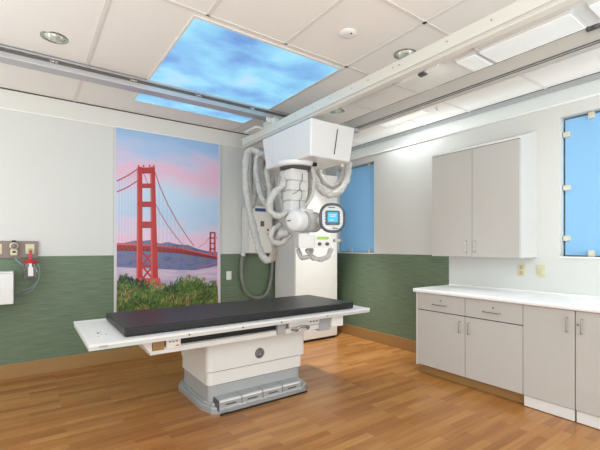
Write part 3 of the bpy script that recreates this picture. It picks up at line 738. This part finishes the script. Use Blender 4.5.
# cable sleeves
def hose(pts, r, name='cable_sleeve', wob=.35):
    g = MB(); g.tube([at(a, c, d) for a, c, d in pts], r, 12, wob=wob, ring=.05, sub=9); return g.obj(name, M['hose'], cr)
hose([(285, 166, 3.8), (270, 158, 4.0), (252, 150, 4.15), (246, 160, 4.2), (246, 185, 4.2), (249, 208, 4.15), (254, 230, 4.1), (259, 249, 4.0), (266, 260, 3.9), (274, 256, 3.8), (276, 243, 3.6), (281, 234, 3.45), (288, 232, 3.4)], .042)
hose([(266, 152, 4.3), (252, 151, 4.4), (250, 165, 4.4), (250, 190, 4.4), (252, 206, 4.4), (255, 190, 4.38), (256, 170, 4.36), (262, 152, 4.3)], .040)
hose([(274, 168, 4.3), (271, 180, 4.3), (268, 196, 4.3), (264, 204, 4.3), (262, 190, 4.3), (263, 170, 4.3)], .036)
hose([(272, 158, 4.4), (258, 153, 4.45), (254, 168, 4.45), (258, 186, 4.45), (262, 176, 4.4), (266, 160, 4.4)], .026)
hose([(290, 168, 3.7), (282, 172, 3.75), (279, 186, 3.8), (281, 200, 3.8), (284, 212, 3.7)], .020)
hose([(311, 162, 3.25), (313, 172, 3.22), (314, 182, 3.2), (312, 196, 3.2), (306, 206, 3.2)], .018)
hose([(288, 163, 3.85), (266, 154, 4.0), (257, 158, 4.1), (257, 178, 4.1), (262, 198, 4.0), (268, 204, 3.95), (270, 190, 3.9), (267, 172, 3.9), (270, 160, 3.85)], .034)
hose([(270, 158, 4.2), (262, 157, 4.25), (261, 170, 4.25), (265, 190, 4.2), (267, 182, 4.1), (274, 166, 3.9)], .030)
hose([(283, 172, 3.45), (283, 184, 3.4), (275, 192, 3.45), (270, 202, 3.45), (271, 212, 3.45), (279, 216, 3.4), (288, 213, 3.35)], .034)
hose([(281, 224, 3.5), (273, 230, 3.5), (271, 238, 3.5), (276, 243, 3.5), (285, 241, 3.45), (291, 234, 3.4)], .030)
hose([(311, 160, 3.3), (313, 174, 3.3), (319, 187, 3.25), (329, 195, 3.2), (340, 191, 3.2), (347, 179, 3.25), (349, 163, 3.3)], .036)
hose([(316, 160, 3.5), (319, 172, 3.5), (326, 184, 3.45), (335, 186, 3.4), (342, 176, 3.4), (344, 162, 3.4)], .030)
hose([(309, 168, 3.55), (310, 182, 3.55), (309, 196, 3.5), (305, 208, 3.4)], .022)
hose([(298, 249, 3.35), (301, 257, 3.3), (308, 257, 3.25), (312, 250, 3.3)], .024)
hose([(307, 249, 3.3), (312, 257, 3.25), (321, 259, 3.2), (328, 256, 3.2), (331, 248, 3.2)], .026)
g = MB(); p = at(341.5, 163, 3.12); g.box((p[0] - .012, p[1] - .012, p[2] - .04), (p[0] + .018, p[1] + .012, p[2] + .06), bev=.004); g.obj('cable_hook', M['white'], cr)
g = MB(); p = at(309, 167, 3.1); g.box((2.42, 3.16, 2.165), (2.47, 3.20, 2.20), bev=.004); g.obj('catch', M['black'], cr)

# ------------------------------------------------------------------ wall cabinet for cables
wb = thing('cable_junction_box', 'white wall box with blue label right of the mural, cables hanging over it', 'junction box', (2.62, 4.7, 1.24))
g = MB(); g.box((2.446, 4.60, 1.236), (2.795, 4.812, 1.88), bev=.006); g.obj('cover', M['cream'], wb)
g = MB(); g.box((2.43, 4.64, 1.238), (2.446, 4.812, 1.86), bev=.003); g.obj('side_flange', M['offwhite'], wb)
def wbp(name, a, c, m, d=.006):
    p0 = at(*a, 4.60); p1 = at(*c, 4.60); g = MB(); g.box((p0[0], 4.60 - d, p1[2]), (p1[0], 4.6005, p0[2]), bev=.001); g.obj(name, m, wb)
wbp('label', (255, 208), (265.5, 211.8), M['blue'])
wbp('switch', (260.5, 221), (264, 226.5), M['dgrey'])
wbp('indicator', (267, 229), (268.6, 231), M['red'])
wbp('indicator', (267.5, 233), (270.2, 236), M['dgrey'])
g = MB(); g.tube([at(243, 254, 4.76), at(241.5, 264, 4.76), at(242, 280, 4.76), at(247, 293, 4.76), at(257, 298, 4.76), at(266, 294, 4.76), at(270.5, 282, 4.76), at(272, 268, 4.76), at(272, 254, 4.72)], .026, 14, ring=.07, sub=14); g.obj('flexible_conduit', M['conduit'], wb)
for px in (243.2, 271.5):
    g = MB(); p = at(px, 253, 4.76); g.cyl((p[0], 4.76, 1.19), (p[0], 4.76, 1.237), .033, 16); g.obj('gland', M['white'], wb)

# ------------------------------------------------------------------ tall wall stand / generator cabinet behind the crane
st = thing('equipment_tower', 'tall cream equipment tower in the corner behind the x-ray crane', 'equipment cabinet', (3.3, 4.5, 0))
g = MB(); g.box((2.946, 4.24, .03), (3.69, 4.78, 2.35), bev=.012); sb = g.obj('cabinet_body', M['cream'], st)
g = MB(); g.box((2.942, 4.27, .04), (2.948, 4.75, 2.33)); g.obj('side_panel', M['grey'] if 0 else M['white'], sb)
g = MB(); g.box((2.99, 4.26, 0), (3.66, 4.76, .032)); g.obj('plinth', M['black'], st)
g = MB(); g.box((3.69, 4.50, .2), (3.735, 4.72, .98), bev=.006); g.obj('side_rail', M['black'], st)

# ------------------------------------------------------------------ x-ray table
tb = thing('x_ray_table', 'white x-ray table on a grey and cream pedestal in the middle of the room', 'x-ray table', (1.6, 3.15, 0))
TX0, TX1, TY0, TY1, TZ = .304, 2.725, 2.65, 3.56, .72
g = MB(); g.box((TX0 + .02, TY0 + .02, TZ - .026), (TX1 - .02, TY1 - .02, TZ), bev=.004); top = g.obj('tabletop', M['white'], tb)
g = MB()
for z0_, z1_, i_, m_ in ((TZ - .036, TZ - .014, .002, M['rail']), (TZ - .0145, TZ - .0125, .004, M['dgrey']), (TZ - .013, TZ + .003, 0, M['white'])):
    g.box((TX0 + i_, TY0 + i_, z0_), (TX1 - i_, TY0 + .03, z1_), m=m_); g.box((TX0 + i_, TY1 - .03, z0_), (TX1 - i_, TY1 - i_, z1_), m=m_)
    g.box((TX0 + i_, TY0 + .03, z0_), (TX0 + .03, TY1 - .03, z1_), m=m_); g.box((TX1 - .03, TY0 + .03, z0_), (TX1 - i_, TY1 - .03, z1_), m=m_)
g.obj('edge_rail', parent=top)
for x in (.93, 1.35, 1.70, 2.19): 
    g = MB(); g.cyl((x, TY0 - .003, TZ - .016), (x, TY0 + .003, TZ - .016), .006, 10); g.obj('screw', M['dgrey'], top)
g = MB(); g.box((.36, TY0 - .0015, TZ - .024), (.41, TY0 + .002, TZ - .01)); g.obj('label', M['grey'], top)
z = TZ + .0005
for a, c, s, m in ((.395, 2.98, .022, 'dgrey'), (.42, 3.02, .012, 'grey'), (.44, 2.92, .01, 'dgrey'), (.385, 2.88, .012, 'yellow'), (.41, 2.93, .014, 'grey')): 
    g = MB(); g.box((a, c, z), (a + s * .7, c + s * 1.4, z + .0012), m=M[m]); g.obj('warning_mark', parent=top)
# carriage below the top
g = MB()
g.box((.69, 2.755, .570), (2.44, 3.46, .616), bev=.004); g.box((.70, 2.80, .632), (2.42, 3.44, .684)); car = g.obj('float_carriage', M['offwhite'], tb)
g = MB(); g.box((.90, 2.762, .612), (1.735, 2.80, .684)); g.obj('detector_slot', M['black'], tb)
g = MB(); g.box((.90, 2.745, .612), (1.70, 2.765, .622), bev=.002); g.obj('slot_guide', M['silver'], tb)
g = MB(); g.extr([(.615, 2.75, .683), (.70, 2.75, .683), (.70, 2.75, .575)], (0, .6, 0)); g.extr([(.62, 2.745, .683), (.70, 2.745, .683), (.70, 2.745, .578)], (0, .006, 0)); g.obj('end_bracket', M['offwhite'], tb)
g = MB(); g.box((.705, 2.748, .60), (.785, 2.752, .68)); g.obj('recess', M['taupe'] if 0 else M['base'], tb)
g = MB(); g.box((.797, 2.735, .607), (.898, 2.775, .675), bev=.004); cp = g.obj('control_socket', M['cream'], tb)
for k in range(3):
    g = MB(); g.cyl((.82 + k * .025, 2.737, .652), (.82 + k * .025, 2.733, .652), .005, 10); g.obj('socket_hole', M['dgrey'], cp)
g = MB(); g.box((.86, 2.732, .618), (.885, 2.736, .624)); g.obj('indicator', M['red'], cp)
g = MB(); g.box((1.715, 2.735, .578), (1.80, 2.80, .684), bev=.004); g.obj('brake_block', M['grey'], tb)
g = MB(); g.box((1.83, 2.73, .625), (2.16, 2.78, .682), bev=.004); g.obj('front_box', M['white'], tb)
for k in range(3):
    g = MB(); g.cyl((2.06 + k * .035, 2.732, .653), (2.06 + k * .035, 2.728, .653), .008, 10); g.obj('button', M['dgrey'], tb)
g = MB(); g.box((2.17, 2.745, .55), (2.30, 3.3, .683), bev=.004); g.obj('tray_mount', M['grey'], tb)
g = MB(); g.box((2.30, 2.72, .575), (2.44, 3.3, .683), bev=.006); g.obj('tray_end', M['cream'], tb)
g = MB(); g.tube([(1.87, 2.748, .60), (1.89, 2.70, .602), (1.90, 2.69, .628), (2.00, 2.69, .628), (2.01, 2.70, .602), (2.03, 2.748, .60)], .010, 10); g.obj('tray_handle', M['chrome'], tb)
# pedestal
def rr_plan(x0, x1, y0, y1, r, k=6):
    pts = []
    for cx_, cy_, a0 in ((x1 - r, y1 - r, 0), (x0 + r, y1 - r, 90), (x0 + r, y0 + r, 180), (x1 - r, y0 + r, 270)):
        for i in range(k + 1):
            a = R(a0 + 90 * i / k); pts.append((cx_ + r * math.cos(a), cy_ + r * math.sin(a)))
    return pts
g = MB(); g.prism(rr_plan(1.160, 2.125, 2.895, 3.56, .045), .320, .572, m=M['offwhite']); g.obj('upper_cover', parent=tb)
g = MB(); g.prism(rr_plan(1.170, 2.098, 2.907, 3.555, .042), .208, .312); g.obj('middle_cover', M['offwhite'], tb)
g = MB(); g.prism(rr_plan(1.178, 2.092, 2.913, 3.55, .04), .310, .322); g.prism(rr_plan(1.186, 2.072, 2.922, 3.54, .04), .198, .210); g.obj('shadow_gap', M['dgrey'], tb)
g = MB(); g.prism(rr_plan(1.184, 2.080, 2.918, 3.545, .04), .07, .2005); g.obj('lower_cover', M['grey'], tb)
foot = [(1.140, 3.06), (1.145, 2.99), (1.185, 2.87), (1.24, 2.82), (1.32, 2.80), (1.96, 2.80), (2.06, 2.82), (2.12, 2.87), (2.14, 2.94), (2.14, 3.56), (2.10, 3.64), (2.0, 3.68), (1.25, 3.68), (1.18, 3.62), (1.140, 3.55)]
g = MB(); g.prism(foot, .0, .052, bev=.014, seg=4); ins = [((x - 1.61) * .955 + 1.61, (y - 3.24) * .93 + 3.24) for x, y in foot]; g.prism(ins, .05, .072, bev=.010, seg=3); g.obj('foot', M['silver'], tb)
# pedal bar
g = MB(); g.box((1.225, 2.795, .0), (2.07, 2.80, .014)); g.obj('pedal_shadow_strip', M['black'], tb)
g = MB(); g.box((1.218, 2.818, .03), (2.012, 2.925, .112), bev=.003); g.obj('pedal_housing', M['dgrey'], tb)
for k in range(4):
    xa = 1.226 + k * .1965; L_ = .190
    g = MB(); g.extr([(xa, 2.918, .117), (xa, 2.918, .05), (xa, 2.798, .022), (xa, 2.795, .045), (xa, 2.806, .058), (xa, 2.806, .098), (xa, 2.818, .114)], (L_, 0, 0)); fp = g.obj('foot_pedal', M['silver'], tb)
    g = MB(); g.tube([(xa + .03, 2.797, .052), (xa + .07, 2.792, .048), (xa + .12, 2.792, .048), (xa + .16, 2.797, .052)], .005, 8); g.obj('pedal_ridge', M['grey'], fp)
    g = MB(); g.tube([(xa + .004, 2.810, .102), (xa + L_ - .004, 2.810, .102)], .006, 8); g.obj('pedal_bar', M['white'], fp)
    g = MB(); g.box((xa + .05, 2.803, .070), (xa + .14, 2.8062, .080)); g.obj('pedal_mark', M['dgrey'], fp)
# round monogram badge
g = MB(); bc = (1.632, 2.893, .405)
g.lathe(bc, [(0, .004), (.042, .004), (.045, .002), (.045, 0)], (0, -1, 0), 36, cap=False); bd = g.obj('round_badge', M['dgrey'], tb)
g = MB(); K = 1.36; Yb = bc[1] - .004
def pt(u, v): return (bc[0] + K * u, Yb, bc[2] + K * v)
def arc(u0, v0, r, a0, a1, k=10): return [pt(u0 + r * math.cos(R(a0 + (a1 - a0) * i / k)), v0 + r * math.sin(R(a0 + (a1 - a0) * i / k))) for i in range(k + 1)]
g.tube(arc(0, 0, .0275, 0, 360, 32), .0014, 6, sub=1, m=M['grey'])
g.tube(arc(-.009, .001, .011, 50, 330), .002, 6, sub=1, m=M['grey'])
g.tube([pt(-.008, -.002), pt(.001, -.001), pt(0, -.013)], .0018, 6, sub=2, m=M['grey'])
g.tube(arc(.011, .008, .0065, 40, 270), .002, 6, sub=1, m=M['grey']); g.tube(arc(.011, -.006, .0075, 90, 320), .002, 6, sub=1, m=M['grey'])
g.obj('monogram', parent=bd)

# mattress
t = bmesh.new(); bmesh.ops.create_cube(t, size=1)
bmesh.ops.scale(t, vec=(2.065, .735, .058), verts=t.verts); bmesh.ops.translate(t, vec=(1.5575, 3.105, TZ + .0325), verts=t.verts)
bmesh.ops.bevel(t, geom=t.edges[:], offset=.012, segments=3, profile=.6, affect='EDGES')
g = MB(); g.join(t); tag(g.obj('table_pad', M['pad']), 'thin charcoal vinyl pad lying on the x-ray table', 'mattress')

# ------------------------------------------------------------------ medical gas outlets, suction canister, wall box at the left
gp = thing('medical_gas_panel', 'taupe wall strip with ivory gas outlets at the left edge', 'gas outlet panel', (-.3, YB - .02, 1.21))
g = MB(); g.box((-.8, YB - .03, 1.208), (.093, YB - .001, 1.380), bev=.004); g.obj('backplate', M['taupe'], gp)
for px in (-3, 30.0):
    p = at(px, 249, YB - .03)
    g = MB(); g.box((p[0] - .038, YB - .036, p[2] - .05), (p[0] + .038, YB - .029, p[2] + .05), bev=.003); gf = g.obj('outlet', M['ivory'], gp)
    g = MB(); g.lathe((p[0], YB - .037, p[2] - .01), [(.018, 0), (.018, .006), (.012, .008), (0, .008)], (0, -1, 0), 20, cap=False); g.obj('port', M['ivoryd'], gf)
p = at(14, 245, YB - .07)
vr = thing('vacuum_regulator', 'round-faced suction regulator plugged into the left wall strip', 'regulator', (p[0], YB - .07, 1.24))
g = MB(); g.cyl((p[0], YB - .034, 1.33), (p[0], YB - .095, 1.33), .036, 28, bev=.006); body = g.obj('gauge_body', M['clip'], vr)
g = MB(); g.cyl((p[0], YB - .095, 1.33), (p[0], YB - .098, 1.33), .026, 24); g.obj('gauge_face', M['taupe'], vr)
g = MB(); g.cyl((p[0], YB - .066, 1.362), (p[0], YB - .066, 1.385), .016, 16); g.obj('adjuster_knob', M['black'], vr)
g = MB(); g.box((p[0] - .03, YB - .085, 1.235), (p[0] + .03, YB - .034, 1.298), bev=.01); g.obj('fitting', M['ivory'], vr)
g = MB(); g.box((p[0] - .012, YB - .089, 1.262), (p[0] + .014, YB - .085, 1.28), bev=.002); g.obj('switch', M['black'], vr)

p = at(30.5, 262, YB - .10); cxn, cyn = p[0], YB - .10
sc_ = thing('suction_canister', 'clear suction canister with red lid hanging below the wall outlet', 'suction canister', (cxn, cyn, .99))
g = MB(); g.lathe((cxn, cyn, .995), [(0, 0), (.046, .002), (.052, .012), (.060, .165)], n=32, cap=False); g.lathe((cxn, cyn, .998), [(0, .002), (.044, .003), (.049, .013), (.057, .165)], n=32, cap=False); g.obj('cup', M['clear'], sc_)
g = MB(); g.lathe((cxn, cyn, 1.158), [(.064, 0), (.066, .008), (.062, .018), (.03, .03), (0, .032)], n=32, cap=True); g.obj('lid', M['red'], sc_)
g = MB(); g.box((cxn - .012, cyn - .012, 1.18), (cxn + .012, cyn + .012, 1.27), bev=.004); g.cyl((cxn, cyn, 1.25), (cxn, YB - .056, 1.275), .010, 12); g.obj('hanger_stem', M['red'], sc_)
g = MB(); g.box((cxn - .02, cyn - .066, 1.03), (cxn + .022, cyn - .056, 1.12)); g.box((cxn - .012, cyn - .068, 1.12), (cxn + .01, cyn - .062, 1.155), m=None); g.obj('scale_label', M['white'], sc_)
tt = MB(); tt.tube([at(15, 258, YB - .09), at(17, 261, YB - .10), at(24, 266, YB - .13)], .009, 8)
tt.tube([at(38, 264, YB - .16), at(40, 272, YB - .17), at(37, 282, YB - .15), at(29, 289, YB - .13), at(20, 291, YB - .10), at(12, 295, YB - .08)], .006, 8)
tt.tube([at(34, 264, YB - .17), at(39, 276, YB - .18), at(34, 288, YB - .15), at(25, 294, YB - .12), at(15, 293, YB - .08)], .005, 8)
tt.obj('tubing', M['tubing'], sc_)

wx = thing('wall_storage_box', 'plain white box on the green panel at the left edge', 'box', (-.35, 4.6, .77))
g = MB(); g.box((-.62, 4.60, .772), (-.106, 4.812, 1.066), bev=.004); g.obj('box_body', M['white'], wx)
g = MB(); g.box((-.62, 4.60, 1.068), (-.106, 4.812, 1.083), bev=.003); g.obj('lid', M['white'], wx)

for o in bpy.data.objects:
    if '_org' in o: del o['_org']
